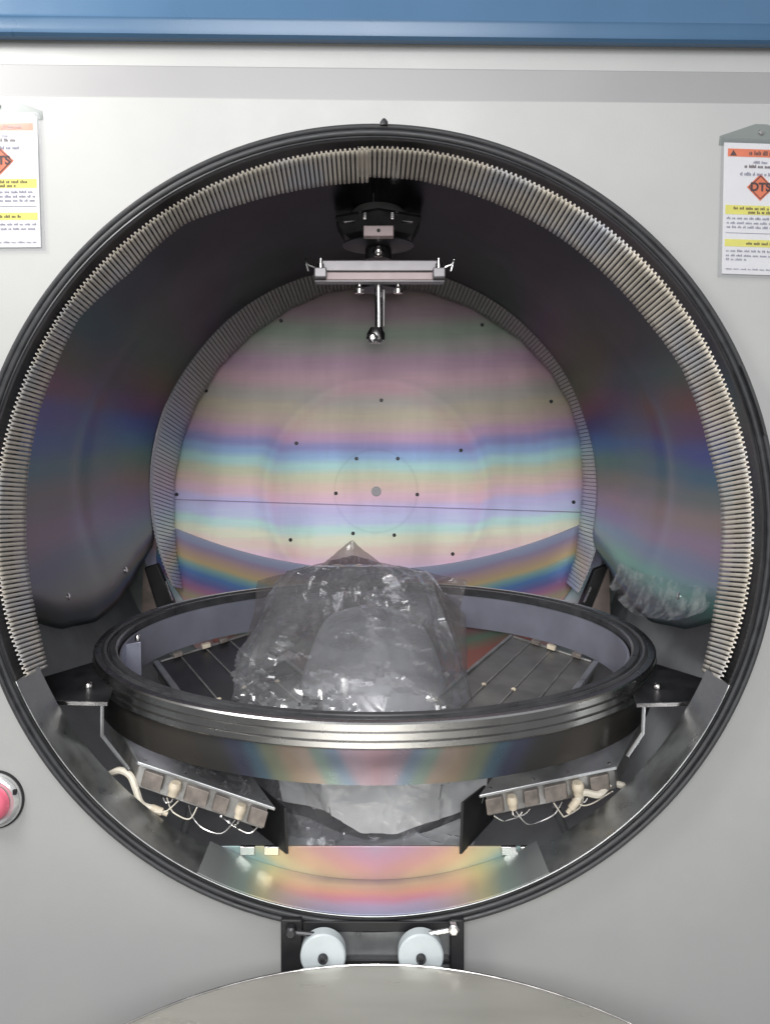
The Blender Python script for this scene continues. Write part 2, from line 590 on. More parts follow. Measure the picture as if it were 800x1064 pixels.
# a softly pressed ridge along the lower edge
prof = [(1.0, hz), (.991, hz), (.9865, hz + .003), (.985, hz + .009), (.985, hz + .019), (.9835, hz + .0225), (.985, hz + .026), (.985, hz + .35), (1.0, hz + .35)]
b.prism([Vector((x0, y, z)) for y, z in prof], (x1 - x0, 0, 0))
hood = put('blue_hood', [rolled(v) for v in b.v], b.f, M['blue'], None, ang=30)
tag(hood, 'glossy blue painted hood across the top above the grey strips', 'hood')

# ------------------------------------------------------------------ vacuum chamber (fixed structure)
ch = thing('vacuum_chamber', 'dark round vacuum chamber with black seal ring and rainbow coated back plate', 'vacuum chamber', (CX, 1.0, CZ - .73))
O = (CX, 0, CZ)
Yax = (0, 1, 0)
g = MB().lathe(O, Yax, [(.5175, 1.0035), (.518, .988), (.5165, .982), (.513, .979), (.5105, .9795), (.5092, .9815), (.5078, .9795), (.5045, .979), (.5015, .981),
                        (.5007, .986), (.5007, 1.004), (.512, 1.004), (.512, 1.0035)], 200, closed=True)
g.put('seal_ring', M['rubber'], ch, ang=50)
b = MB().lathe(O, Yax, [(.5005, .981), (.4985, .980), (.4978, .982), (.4978, .990), (.4990, .992), (.4990, 1.05), (.512, 1.05), (.512, 1.0055), (.5005, 1.0045)], 200, closed=True)
b.put('rim_ring', M['darkrim'], ch, ang=35)
# bright lip shows on the lower arc
LR = .5055
A0, A1 = math.radians(-18), math.radians(198)
# lathe angle: u = z x y = -x ... so angle a runs from -x; use explicit arcs instead
def arc_pt(r, deg, y):
    a = math.radians(deg)
    return Vector((CX + r * math.cos(a), y, CZ + r * math.sin(a)))


def arc_sheet(r0, y0, r1, y1, d0, d1, n, ny=1):
    v, f = [], []
    for i in range(n + 1):
        dg = d0 + (d1 - d0) * i / n
        for k in range(ny + 1):
            s = k / ny
            v.append(arc_pt(r0 + (r1 - r0) * s, dg, y0 + (y1 - y0) * s))
    for i in range(n):
        for k in range(ny):
            a = i * (ny + 1) + k
            f.append((a, a + 1, a + ny + 2, a + ny + 1))
    return v, f


def arc_solid(r0, r1, y0, y1, d0, d1, n):
    """curved bar with rectangular section"""
    v, f = [], []
    for i in range(n + 1):
        dg = d0 + (d1 - d0) * i / n
        v += [arc_pt(r0, dg, y0), arc_pt(r0, dg, y1), arc_pt(r1, dg, y1), arc_pt(r1, dg, y0)]
    for i in range(n):
        a = 4 * i
        for k in range(4):
            f.append((a + k, a + (k + 1) % 4, a + 4 + (k + 1) % 4, a + 4 + k))
    f += [(0, 1, 2, 3), (4 * n + 3, 4 * n + 2, 4 * n + 1, 4 * n)]
    return v, f


v, f = arc_solid(.4975, .4955, .9815, 1.0485, 203.2, 336.2, 130)
put('bright_lip', v, f, M['lip'], ch, bevel=.0008)
# outer shell, wider than the opening, closed behind the rim
b = MB().lathe(O, Yax, [(.507, 1.055), (.655, 1.055), (.655, 1.90), (.0005, 1.90), (.0005, 1.905), (.66, 1.905), (.66, 1.0535), (.507, 1.0535)], 128, closed=True)
b.put('outer_shell', M['void'], ch, ang=35)
# liners: left and right halves of the dark wall
SAG = [(1.056, 15.2), (1.10, 16.8), (1.2, 20.8), (1.32, 22.8), (1.42, 22.3), (1.52, 20.2), (1.62, 17.4), (1.735, 14.6)]


def sag(d):
    for (a, x), (b_, y) in zip(SAG, SAG[1:]):
        if d <= b_:
            u_ = (d - a) / (b_ - a)
            u_ = u_ * u_ * (3 - 2 * u_) * .4 + u_ * .6
            return x + (y - x) * u_
    return SAG[-1][1]


for sgn, mt in ((-1, 'liner_l'), (1, 'liner_r')):
    v, f = [], []
    NA, NY = 90, 40
    hem = []
    for k in range(NY + 1):
        d = 1.056 + .679 * k / NY
        for i in range(NA + 1):
            dg = 89.9 - (89.9 + sag(d)) * i / NA
            u_ = i / NA
            r_ = .503 + .0035 * noise.noise(Vector((u_ * 5, d * 4, sgn * 3))) * min(1, (1 - abs(2 * u_ - 1)) * 3)
            # a shallow dent runs down the panel, and the hem rolls inward
            r_ += .004 * math.exp(-((d - 1.36 - .05 * math.sin(u_ * 7)) / .025) ** 2) * math.exp(-((u_ - .72) / .16) ** 2)
            r_ += .012 * max(0, (u_ - .95) / .05) ** 2
            q = arc_pt(r_, dg, d)
            if sgn < 0:
                q.x = 2 * CX - q.x
            v.append(q)
        hem.append(v[-1].copy())
    for k in range(NY):
        for i in range(NA):
            a = k * (NA + 1) + i
            f.append((a, a + 1, a + NA + 2, a + NA + 1))
    put('liner_panel', v, f, M[mt], ch, ang=60, solid=.0015)

# back plate
PY = 1.855
pl = MB().lathe((CX, PY, CZ), Yax, [(.0002, 0), (.58, 0), (.58, .012), (.0002, .012)], 128, closed=True).put('back_plate', M['plate'], ch, ang=35)
dots = [(232, 103), (573, 110), (105, 222), (690, 240), (402, 238), (258, 311), (537, 323), (360, 337), (430, 337), (325, 396), (463, 398), (55, 398), (728, 411), (248, 475), (354, 464), (424, 467), (523, 499)]
for k, (u, w) in enumerate(dots):
    px, py = 150 + u / 1.633, 270 + w / 1.633
    c = P(px, py, PY - .0002)
    s = MB().lathe(c, (0, -1, 0), [(.0044, 0), (.0044, .0022), (.0034, .0036), (.0022, .0036), (.0018, .002), (.0002, .002)], 12)
    s.put('screw', M['dark'], pl)
c = P(391, 510.5, PY - .0002)
MB().lathe(c, (0, -1, 0), [(.012, 0), (.012, .002), (.010, .002), (.0095, .0005), (.004, .0005), (.0035, .002), (.0002, .002)], 24).put('centre_stud', M['barsteel'], pl)
# horizontal purplish joint strip across the plate
b = MB()
b.prism([P(179, 518.5, PY - .0035), P(606, 532, PY - .0035), P(606, 532.6, PY - .0035), P(179, 519.1, PY - .0035)], (0, .003, 0))
b.put('joint_strip', simple('joint_strip_metal', (.34, .27, .42), .4, .4), pl)
# added lower plate: arc and rainbow tint paint a reflection on the back plate
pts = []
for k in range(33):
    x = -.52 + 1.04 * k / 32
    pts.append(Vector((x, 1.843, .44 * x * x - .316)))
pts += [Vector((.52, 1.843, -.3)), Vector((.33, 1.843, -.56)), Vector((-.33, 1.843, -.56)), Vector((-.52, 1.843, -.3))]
lp = MB().prism(pts, (0, .009, 0)).put('reflection_plate', M['lower'], ch, bevel=.002)

# dark struts and tan gussets at the foot of the rear strips
for sgn in (-1, 1):
    if sgn < 0:
        q = [P(150, 590, 1.74), P(163, 586, 1.74), P(186, 640, 1.74), P(170, 650, 1.74)]
        gq = [P(149, 588, 1.715), P(147, 640, 1.715), P(165, 640, 1.715)]
        br = (P(172, 604, 1.73), P(179, 624, 1.73))
    else:
        q = [P(634, 586, 1.74), P(618, 592, 1.74), P(598, 640, 1.74), P(616, 650, 1.74)]
        gq = [P(633, 588, 1.715), P(634, 640, 1.715), P(612, 640, 1.715)]
        br = (P(614, 610, 1.73), P(607, 626, 1.73))
    MB().prism(q, (0, .02, 0)).put('rear_strut', M['blackp'], ch, bevel=.002)
    MB().prism(gq, (0, .004, 0)).put('rear_gusset', M['gusset'], ch)
    MB().tube(br, .0025, 8).put('rear_pin', M['bright'], ch)

# front trough: weir plate and curved floor
zt = -(880 - VY) * 1.06 / F
pts = []
hw = math.sqrt(.4950 ** 2 - (zt - CZ) ** 2)
a_ = math.degrees(math.asin((zt - CZ) / .4950))
for k in range(41):
    dg = 180 - a_ + (2 * a_ + 180) * k / 40 + 0
    pts.append(arc_pt(.4950, dg, 1.060))
wr = MB().prism(pts, (0, .004, 0)).put('trough_weir', M['weir'], ch, bevel=.001)
v, f = arc_solid(.4953, .4940, .983, 1.0595, 243, 297, 60)
put('trough_floor', v, f, M['trough'], ch)
for px in (249, 274, 521, 541):
    MB().obox(P(px, 880.5, 1.058), (.021, 0, 0), (0, .006, 0), (0, 0, -.012)).put('weir_tab', M['bright'], wr, bevel=.001)

# ------------------------------------------------------------------ pleated foil strips
def resample(path, n):
    L = [0]
    for a, b_ in zip(path, path[1:]):
        L.append(L[-1] + (b_ - a).length)
    out = []
    j = 0
    for i in range(n + 1):
        s = L[-1] * i / n
        while j < len(path) - 2 and L[j + 1] < s:
            j += 1
        k = (s - L[j]) / max(1e-9, L[j + 1] - L[j])
        out.append(path[j].lerp(path[j + 1], k))
    return out


def strip(name, outer, inner, pleats, amp, mat, label, group, dense=6, jitter=.25, fold=((0, -1.6), (1.2, .45), (4.0, 1.0), (6.8, .45), (8.0, -1.6))):
    n = pleats * 20
    o_, i_ = resample(outer, n), resample(inner, n)
    v, f = [], []
    rnd = random.Random(len(outer) * 7 + pleats)

    def frame(k):
        k = int(round(max(0, min(n, k * 2))))
        a, b_ = o_[k], i_[k]
        rad = Vector((CX - a.x, 0, CZ - a.z)).normalized()
        side = (b_ - a).normalized()
        tan = (o_[min(k + 10, n)] - o_[max(k - 10, 0)]).normalized()
        nrm = tan.cross(side)
        return a, b_, (nrm if nrm.dot(rad) > 0 else -nrm)
    m = dense + 1
    prev = None
    for q in range(pleats):
        c = q * 10
        lift = amp * (1 + jitter * (rnd.random() - .5))
        sk = rnd.random() - .5
        cols = []
        # a fold: side, crest, crest, side; then the open gap before the next fold
        for off, h in [(q_, h_) for q_, h_ in fold[:-1]] + [(fold[-1][0] - (.8 if rnd.random() < .25 else 0), fold[-1][1])]:
            a, b_, nrm = frame(c + off)
            base = len(v)
            for r_ in range(m):
                t_ = r_ / dense
                v.append(a.lerp(b_, t_) + nrm * (lift * h * (1 - .3 * t_) + .0006 * sk))
            cols.append(base)
        for a, b_ in zip(cols, cols[1:]):
            for r_ in range(dense):
                f.append((a + r_, a + r_ + 1, b_ + r_ + 1, b_ + r_))
        if prev is not None:      # the fold edges are joined at front and rear by a short tie
            for r_ in (0, dense - 1):
                if r_ == 0:
                    f.append((prev, prev + 1, cols[0] + 1, cols[0]))
        prev = cols[-1]
    o = put(name, v, f, mat, None, ang=30)
    sm = o.modifiers.new('Solidify', 'SOLIDIFY')
    sm.thickness = .0006
    return tag(o, label, 'foil strip', group)


def radial(outer_deg, poly, d, cx=388, cy=547):
    """points where rays from the strip's centre meet the inner outline (photo pixels), at depth d"""
    pol = sorted((math.degrees(math.atan2(cy - y, x - cx)) % 360 if y > cy and x < cx else math.degrees(math.atan2(cy - y, x - cx)), math.hypot(x - cx, y - cy)) for x, y in poly)
    out = []
    for a in outer_deg:
        a = max(pol[0][0], min(pol[-1][0], a))
        for (a0, r0), (a1, r1) in zip(pol, pol[1:]):
            if a0 <= a <= a1:
                r = r0 + (r1 - r0) * (a - a0) / max(1e-6, a1 - a0)
                break
        out.append(P(cx + r * math.cos(math.radians(a)), cy - r * math.sin(math.radians(a)), d))
    return out


BACKFOLD = ((0, -.6), (1, .6), (5, 1.0), (8.4, .8), (9.2, -.6))


def arcpx(cx, cy, r, d0, d1, n, d):
    return [P(cx + r * math.cos(math.radians(a)), cy - r * math.sin(math.radians(a)), d) for a in [d0 + (d1 - d0) * i / n for i in range(n + 1)]]


# clockwise from lower left to the top, then top to lower right
inner_l = [(52, 701), (41, 655), (32, 609), (27, 540), (32, 470), (41, 427), (60, 376), (82, 330), (134, 284), (192, 232), (250, 212), (300, 199), (350, 191), (384, 189)]
outer_l = arcpx(388, 547, 392, 203.4, 90.6, 60, 1.003)
inner_r = [(372, 183), (400, 184), (430, 186), (450, 190), (525, 215), (575, 242), (632, 288), (673, 334), (709, 384), (736, 466), (749, 522), (749, 570), (742, 630), (727, 704)]
outer_r = arcpx(388, 547, 393.5, 92.4, -24.0, 60, 1.000)
strip('pleated_strip', outer_l, radial([203.4 + (90.6 - 203.4) * i / 120 for i in range(121)], inner_l, 1.085), 156, .0016, M['foil'],
      'wide pleated metal foil strip lining the left side of the chamber mouth', 'pleated foil strips')
strip('pleated_strip', outer_r, radial([92.4 + (-24.0 - 92.4) * i / 120 for i in range(121)], inner_r, 1.080), 152, .0016, M['foil'],
      'wide pleated metal foil strip lining the right side of the chamber mouth', 'pleated foil strips')
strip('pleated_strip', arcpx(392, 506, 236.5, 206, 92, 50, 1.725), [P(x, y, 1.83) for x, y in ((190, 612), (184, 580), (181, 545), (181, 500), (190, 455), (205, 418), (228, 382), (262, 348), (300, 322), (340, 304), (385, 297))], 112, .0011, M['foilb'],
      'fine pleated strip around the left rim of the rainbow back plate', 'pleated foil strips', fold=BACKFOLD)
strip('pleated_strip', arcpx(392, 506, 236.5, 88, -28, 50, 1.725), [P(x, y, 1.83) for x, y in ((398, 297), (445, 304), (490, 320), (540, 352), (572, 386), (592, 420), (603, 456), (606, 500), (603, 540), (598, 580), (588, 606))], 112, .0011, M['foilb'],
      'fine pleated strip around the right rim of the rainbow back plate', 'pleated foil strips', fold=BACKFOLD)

# ------------------------------------------------------------------ ring tray
YC, RA, RB, TILT = 1.325, .4647, .375, math.radians(2.75)
ZC = -.335
XC = .0018
tray = thing('ring_tray', 'large dark steel ring tray with grooved bright front edge inside the chamber', 'ring tray', (XC, YC, ZC - .08))


def ring_sheet(prof, seg=180, a0=0, a1=2 * PI):
    """prof: (inset from the outer edge, height); sweeps round the tray's oval"""
    v, f = [], []
    full = abs(a1 - a0 - 2 * PI) < 1e-6
    n = seg if full else seg + 1
    m = len(prof)
    for i in range(n):
        a = a0 + (a1 - a0) * i / seg
        for ins, h in prof:
            x, y = (RA - ins) * math.cos(a), (RB - ins) * math.sin(a)
            v.append(Vector((XC + x, YC + y * math.cos(TILT) - h * math.sin(TILT), ZC + y * math.sin(TILT) + h)))
    for i in range(seg):
        j = (i + 1) % n
        for k in range(m):
            l = (k + 1) % m
            f.append((i * m + k, j * m + k, j * m + l, i * m + l))
    if not full:
        f.append(tuple(range(m)))
        f.append(tuple(range((n - 1) * m, n * m)))
    return v, f


prof = [(.002, .0), (.0, -.002), (.0, -.0095), (.0022, -.0105), (.0022, -.012), (-.001, -.013), (-.001, -.0205), (.0015, -.0215), (.0015, -.023), (-.0018, -.024),
        (-.0018, -.031), (.0, -.0335), (.012, -.0335), (.012, -.006), (.012, -.0)]
v, f = ring_sheet(prof)
put('grooved_flange', v, f, M['steel'], tray, ang=30)
v, f = ring_sheet([(.0122, .0005), (.0165, .0022), (.0205, .0005), (.0215, -.004), (.0245, -.004), (.026, .0005), (.034, .0008), (.037, -.002), (.037, -.014), (.0122, -.014)])
put('top_gasket', v, f, M['gasket'], tray, ang=40)
v, f = ring_sheet([(.009, -.0338), (.0075, -.036), (.0075, -.082), (.011, -.082), (.011, -.0338)])
put('outer_skirt', v, f, M['skirt'], tray, ang=40)
v, f = ring_sheet([(.040, -.012), (.040, -.078), (.044, -.078), (.044, -.012)])
put('inner_skirt', v, f, M['skirtin'], tray, ang=40)
# left inner tab
MB().prism([P(128, 670, 1.30), P(146, 667, 1.30), P(147, 706, 1.30), P(141, 706, 1.30), P(127, 694, 1.30)], (0, .004, 0)).put('tab', M['skirtin'], tray, bevel=.0008)
MB().lathe(P(143, 662, 1.30), (0, 0, 1), [(.0002, -.006), (.0045, -.006), (.0045, .002), (.002, .005), (.0002, .005)], 12).put('tab_pin', M['bright'], tray)
# side brackets from the lip to the tray
for sgn in (-1, 1):
    if sgn < 0:
        q = [P(53, 728, 1.062), P(112, 729.5, 1.062), P(127, 690, 1.20), P(97, 688, 1.25), P(40, 705, 1.14), P(36, 728, 1.062)]
        bolt = P(92, 714, 1.11)
        gq = [P(106, 733, 1.066), P(106, 764, 1.066), P(134, 800, 1.066)]
        leg = [P(199, 838, 1.16), P(190, 868, 1.16)]
    else:
        q = [P(719, 729, 1.062), P(661, 731, 1.062), P(648, 692, 1.20), P(682, 690, 1.25), P(734, 706, 1.14), P(736, 729, 1.062)]
        bolt = P(683, 715, 1.11)
        gq = [P(669, 734, 1.066), P(668, 762, 1.066), P(652, 786, 1.066)]
        leg = [P(577, 838, 1.16), P(588, 866, 1.16)]
    MB().prism(q, (0, 0, -.004)).put('side_bracket', M['dark'], tray, bevel=.0005)
    MB().prism([q[-1] + Vector((0, -.0022, .0002)), q[1] + Vector((0, -.0022, .0002)), q[1] + Vector((0, -.0003, .0002)), q[-1] + Vector((0, -.0003, .0002))], (0, 0, -.005)).put('bracket_edge', M['bright'], tray)
    MB().lathe(bolt, (0, 0, 1), [(.006, 0), (.006, .003), (.0045, .0058), (.002, .007), (.0002, .007)], 14).put('bracket_bolt', M['bright'], tray)
    MB().tube(gq, .0028, 6).put('bracket_brace', M['cover'], tray)
    MB().tube(leg, .0058, 10).put('support_leg', M['cover'], tray)
    # dark guard plates at the inner end of the heater boxes
    if sgn < 0:
        q = [P(262, 825, 1.045), P(274, 800, 1.09), P(302, 838, 1.05), P(300, 888, 1.048)]
        q = [P(298, 840, 1.045), P(300, 888, 1.045), P(262, 858, 1.13), P(258, 806, 1.13)]
    else:
        q = [P(479, 834, 1.045), P(477, 888, 1.045), P(510, 852, 1.13), P(519, 803, 1.13)]
    MB().prism(q, (.004 * sgn, 0, 0)).put('guard_plate', M['blackp'], tray, bevel=.0008)

# ------------------------------------------------------------------ heater boxes
def heater(P1, P2, P3, thick, label, slats=0, ends=True, wirepts=None, cover='cover', side='box'):
    """P1 inner front corner, P2 outer front corner, P3 outer rear corner of the top face"""
    u = P2 - P1
    w = P3 - P2
    nrm = u.cross(w)
    if nrm.z > 0:
        nrm = -nrm
    dn = nrm.normalized() * thick
    un, wn = u.normalized(), w.normalized()
    mid = (P1 + P3) / 2 + dn
    t_ = thing('heater_box', label, 'heater box', mid, 'heater boxes around the ring tray')
    MB().obox(P1 + un * .004 + wn * .004 + dn * .14, u - un * .008, w - wn * .008, dn * .86).put('housing', M[side], t_, bevel=.0015)
    MB().obox(P1 - un * .002 - wn * .003, u + un * .004, w + wn * .006, dn * .13).put('cover_plate', M[cover], t_, bevel=.001)
    if slats:
        for k in range(1, slats + 1):
            o = P1 + u * (k / (slats + 1)) - dn * .06
            MB().obox(o - un * .0012, un * .0024, w * .98, dn * .06).put('seam_strip', M['box'], t_)
        MB().obox(P1 + u - un * .009 - dn * .16, un * .010, w, dn * .16).put('edge_rail', M['cover'], t_, bevel=.001)
        MB().obox(P1 - un * .001 - dn * .12, un * .006, w, dn * .12).put('edge_rail', M['box'], t_, bevel=.001)
        MB().obox(P1 + w - wn * .006 - dn * .12 + un * .008, u - un * .02, wn * .006, dn * .12).put('end_rail', M['box'], t_, bevel=.001)
        for a in (.28, .46, .74):
            MB().obox(P1 + w + u * a - wn * .018 - dn * .40, un * .017, wn * .012, dn * .26).put('rear_terminal', M['block'] if a != .46 else M['ceramic'], t_, bevel=.001)
        for a, b_ in ((.24, .30), (.5, .36), (.74, .33)):
            MB().lathe(P1 + u * a + w * b_, -dn, [(.004, 0), (.004, .002), (.002, .0035), (.0002, .0035)], 10).put('panel_stud', M['ceramic'], t_)
    if ends:
        L = u.length
        f0 = P1 - wn * .003
        for a, b_, kind in ((.03, .12, 'terminal_block'), (.20, .06, 'insulator'), (.31, .10, 'terminal_block'), (.46, .16, 'terminal_block'), (.68, .07, 'insulator'), (.80, .14, 'terminal_block')):
            o = f0 + u * a + dn * .24
            if kind == 'terminal_block':
                MB().obox(o, u * b_, -wn * .003 + wn * .008, dn * .62).put(kind, M['block'], t_, bevel=.001)
            else:
                c = o + u * (b_ / 2) - wn * .004
                MB().lathe(c, dn, [(.0002, 0), (L * b_ * .5, 0), (L * b_ * .62, .004), (L * b_ * .62, .010), (L * b_ * .5, .013), (L * b_ * .5, thick * .5), (.0002, thick * .5)], 14).put(kind, M['ceramic'], t_)
                st = c + dn.normalized() * thick * .5
                MB().tube(smooth_path([st - dn * .1, st + dn * .2 - wn * .002, st + dn * .35 + un * .006, st + dn * .2 + un * .012], 5), .0011, 6).put('lead', M['bright'], t_)
    if ends:
        rw = random.Random(int(abs(P1.x) * 1000) + 5)
        for a, b_ in ((.08, .34), (.24, .58), (.52, .74), (.66, .96)):
            p0, p1 = P1 + u * a + dn * .9 - wn * .004, P1 + u * b_ + dn * .95 - wn * .003
            md = (p0 + p1) / 2
            sg = rw.uniform(.25, .7)
            MB().tube(smooth_path([p0, p0.lerp(md, .5) + dn * sg * .8 - wn * rw.uniform(0, .012), md + dn * sg + un * rw.uniform(-.01, .01), p1.lerp(md, .4) + dn * sg * .7 + wn * rw.uniform(0, .01), p1], 5), .0009, 6).put('lead', M['bright'] if a < .5 else M['wire'], t_)
        for a in (.04, .36, .62, .93):
            MB().lathe(P1 + u * a + dn * .13 + wn * .012, -dn, [(.0035, 0), (.0035, .004), (.002, .0052), (.0002, .0052)], 8).put('cover_screw', M['bright'], t_)
    if wirepts:
        MB().tube(smooth_path(wirepts, 8), .0048, 8).put('wire', M['wire'], t_)
        a = wirepts[-1]
        MB().lathe(a, (wirepts[-1] - wirepts[-2]), [(.0002, -.004), (.0055, -.004), (.0055, .012), (.0035, .013), (.0035, .02), (.0002, .02)], 10).put('wire_lug', M['ceramic'], t_)
    return t_


heater(P(500, 825, 1.035), P(640, 796, 1.06), P(669, 739, 1.20), .036, 'flat metal heater box under the right front of the ring tray',
       wirepts=[P(648, 817, 1.075), P(634, 815, 1.07), P(622, 826, 1.055), P(606, 824, 1.05), P(599, 833, 1.05)])
heater(P(284, 838, 1.035), P(144, 791, 1.06), P(117, 738, 1.20), .036, 'flat metal heater box with looping cream wire under the left front of the ring tray',
       wirepts=[P(112, 806, 1.08), P(124, 801, 1.075), P(135, 806, 1.065), P(141, 820, 1.06), P(147, 836, 1.055), P(160, 841, 1.055)])
A_, B_, D_ = P(530, 661, 1.52), P(621, 690, 1.40), P(476, 706, 1.27)
heater(A_ + (D_ - A_) * 1.35, B_ + (D_ - A_) * 1.35, B_, .030, 'dark heater panel with thin seams seen through the ring right of the bag', slats=3, ends=False, cover='slat', side='slat')
A_, B_, D_ = P(262, 658, 1.52), P(160, 690, 1.40), P(318, 702, 1.27)
heater(A_ + (D_ - A_) * 1.35, B_ + (D_ - A_) * 1.35, B_, .030, 'near black heater panel seen through the ring left of the bag', slats=3, ends=False, cover='dark', side='slat')

# ------------------------------------------------------------------ plastic bag
def cellrand(c, k):
    return noise.cell(Vector((c.x * 7919.1 + k * 31.7, c.y * 6121.3 - k * 17.1, c.z * 4337.7 + k * 5.3)) + Vector((.37, .11, .73)))


def facets(p, sc, seed):
    """piecewise flat facets meeting in creases, about -1 .. 1"""
    q = p * sc + Vector((seed, seed * 1.7, -seed))
    q = q + noise.noise_vector(q * .7) * .35
    dist, pts = noise.voronoi(q)
    best = -9
    for d_, c in zip(dist, pts):
        g_ = Vector((noise.noise(c * 3.3 + Vector((1, 2, 3))), noise.noise(c * 3.3 + Vector((7, 1, 5))), noise.noise(c * 3.3 + Vector((4, 8, 2))))) * 2.2
        h = noise.noise(c * 2.7 + Vector((3, 3, 9))) * .8 + g_.dot(q - c) - .75 * (q - c).length
        best = max(best, h)
    return best + .3


def crumple(p, amp, sc, seed=0):
    return amp * (facets(p, sc, seed) * .85 + facets(p, sc * 2.3, seed + 3) * .22 + noise.noise(p * sc * .5) * .4)


bag = thing('plastic_bag', 'crumpled clear plastic bag standing through the middle of the ring tray', 'plastic bag', P(368, 860, 1.2))


def lobe(name, rows, mat, amp, sc, seed, seg=230, rws=140, foldk=.35, crinkle=0., jag=0.):
    """rows: (z, xc, yc, half width, half depth) from bottom to top; smooth sweep"""
    import bisect
    v, f = [], []
    zs = [r[0] for r in rows]
    cols = [[r[i] for r in rows] for i in range(5)]
    n = len(rows)
    def interp(tt):
        x = tt * (n - 1)
        i = min(int(x), n - 2)
        s = x - i
        out = []
        for c in cols:
            p0, p1, p2, p3 = c[max(i - 1, 0)], c[i], c[i + 1], c[min(i + 2, n - 1)]
            out.append(.5 * (2 * p1 + (p2 - p0) * s + (2 * p0 - 5 * p1 + 4 * p2 - p3) * s * s + (3 * p1 - p0 - 3 * p2 + p3) * s ** 3))
        return out
    for k in range(rws + 1):
        z, xc, yc, a, b_ = interp(k / rws)
        a, b_ = max(a, .001), max(b_, .001)
        for i in range(seg):
            th = 2 * PI * i / seg
            p = Vector((xc + a * math.cos(th), yc + b_ * math.sin(th), z))
            nr = Vector((math.cos(th), math.sin(th), .25)).normalized()
            w = min(1, a / .06)
            p += nr * crumple(p, amp, sc, seed) * w
            if jag:
                p += nr * amp * jag * w * facets(p, sc * 1.9, seed + 8)
            if crinkle:
                k_ = max(0, min(1, (-.33 - p.z) / .06)) * max(0, min(1, (.03 - p.x) / .08))
                p += nr * crinkle * k_ * facets(p, 24, seed + 1)
            # long folds that run up the bag
            p += nr * amp * foldk * w * (abs(noise.noise(Vector((math.cos(th) * 3.2, math.sin(th) * 3.2, p.z * 2 + seed)))) * 2 - .6)
            v.append(p)
    for k in range(rws):
        for i in range(seg):
            j = (i + 1) % seg
            f.append((k * seg + i, k * seg + j, (k + 1) * seg + j, (k + 1) * seg + i))
    f.append(tuple(range(rws * seg, (rws + 1) * seg)))
    return put(name, v, f, mat, bag, ang=28)


def Z(py, d):
    return -(py - VY) * d / F


def X(px, d):
    return (px - VX) * d / F


rows = [(-.60, X(372, 1.2), 1.21, .150, .075), (-.56, X(372, 1.2), 1.21, .155, .085), (-.50, X(372, 1.2), 1.22, .160, .105), (-.44, X(370, 1.2), 1.225, .174, .14),
        (-.395, X(369, 1.2), 1.235, .174, .150), (-.36, X(368, 1.2), 1.26, .164, .132), (-.325, X(367, 1.2), 1.30, .150, .105), (-.295, X(366, 1.22), 1.34, .140, .078), (-.268, X(366, 1.25), 1.375, .128, .048), (-.245, X(366, 1.28), 1.40, .105, .022), (-.235, X(366, 1.28), 1.405, .075, .006)]
lobe('outer_film', rows, M['bag'], .022, 5.5, 2.3, crinkle=.013, foldk=.25, jag=.5)
# inner round-ended bundle facing the front
rows = [(-.52, X(386, 1.2), 1.215, .10, .07), (-.46, X(386, 1.2), 1.22, .116, .085), (-.41, X(386, 1.2), 1.235, .116, .092), (-.37, X(386, 1.2), 1.255, .106, .088), (-.33, X(385, 1.2), 1.285, .090, .07), (-.304, X(384, 1.2), 1.31, .066, .048), (-.290, X(384, 1.2), 1.32, .02, .015)]
lobe('inner_bundle', rows, M['bagin'], .0055, 5, 7.1, foldk=.1)


def flap(name, poly, mat, amp, sc, seed, nx=110, ny=70, fan=None):
    """poly: four corner curves given as bottom row and top row of points, lofted and crumpled"""
    lo, hi = poly
    lo, hi = resample([Vector(p) for p in lo], nx), resample([Vector(p) for p in hi], nx)
    v, f = [], []
    for j in range(ny + 1):
        for i in range(nx + 1):
            p = lo[i].lerp(hi[i], j / ny)
            e_ = abs(2 * i / nx - 1) ** 3
            if fan:
                an = math.degrees(math.atan2(p.x - fan[0], fan[1] - p.z)) / 17 + .8 * noise.noise(p * 5)
                p = p + Vector((0, -1, .2)) * (abs((an % 1) * 2 - 1) - .5) * fan[2]
            p = p + Vector((0, 1, .3)) * crumple(p, amp, sc, seed) + Vector((1, 0, .4)) * (e_ * amp * 1.1 * noise.noise(p * 14 + Vector((seed, 0, 0))))
            v.append(p)
    for j in range(ny):
        for i in range(nx):
            a = j * (nx + 1) + i
            f.append((a, a + 1, a + nx + 2, a + nx + 1))
    o = put(name, v, f, mat, bag, ang=28)
    return o


# the open end of the bag fans out behind, with a pointed corner on top
flap('open_end', ([P(256, 735, 1.30), P(300, 700, 1.33), P(370, 690, 1.36), P(440, 700, 1.33), P(474, 722, 1.30)],
                  [P(266, 604, 1.42), P(290, 596, 1.45), P(320, 590, 1.47), P(366, 578, 1.48), P(404, 588, 1.47), P(440, 594, 1.45), P(480, 606, 1.42)]), M['bagflap'], .016, 6, 3.3, fan=(X(365, 1.48), Z(555, 1.48), .022))
flap('pointed_corner', ([P(318, 606, 1.475), P(365, 616, 1.46), P(418, 604, 1.475)],
                        [P(352, 572, 1.50), P(366, 561, 1.50), P(377, 573, 1.50)]), M['bagflap'], .008, 9, 5.3, 30, 24)
flap('side_fold', ([P(252, 742, 1.16), P(268, 690, 1.22), P(285, 640, 1.28)],
                   [P(262, 715, 1.22), P(272, 640, 1.30), P(300, 606, 1.36)]), M['bagflap'], .010, 9, 1.3, 40, 20)
flap('side_fold', ([P(492, 742, 1.16), P(480, 690, 1.22), P(462, 640, 1.28)],
                   [P(486, 700, 1.22), P(484, 640, 1.30), P(452, 604, 1.36)]), M['bagflap'], .010, 9, 6.3, 40, 20)
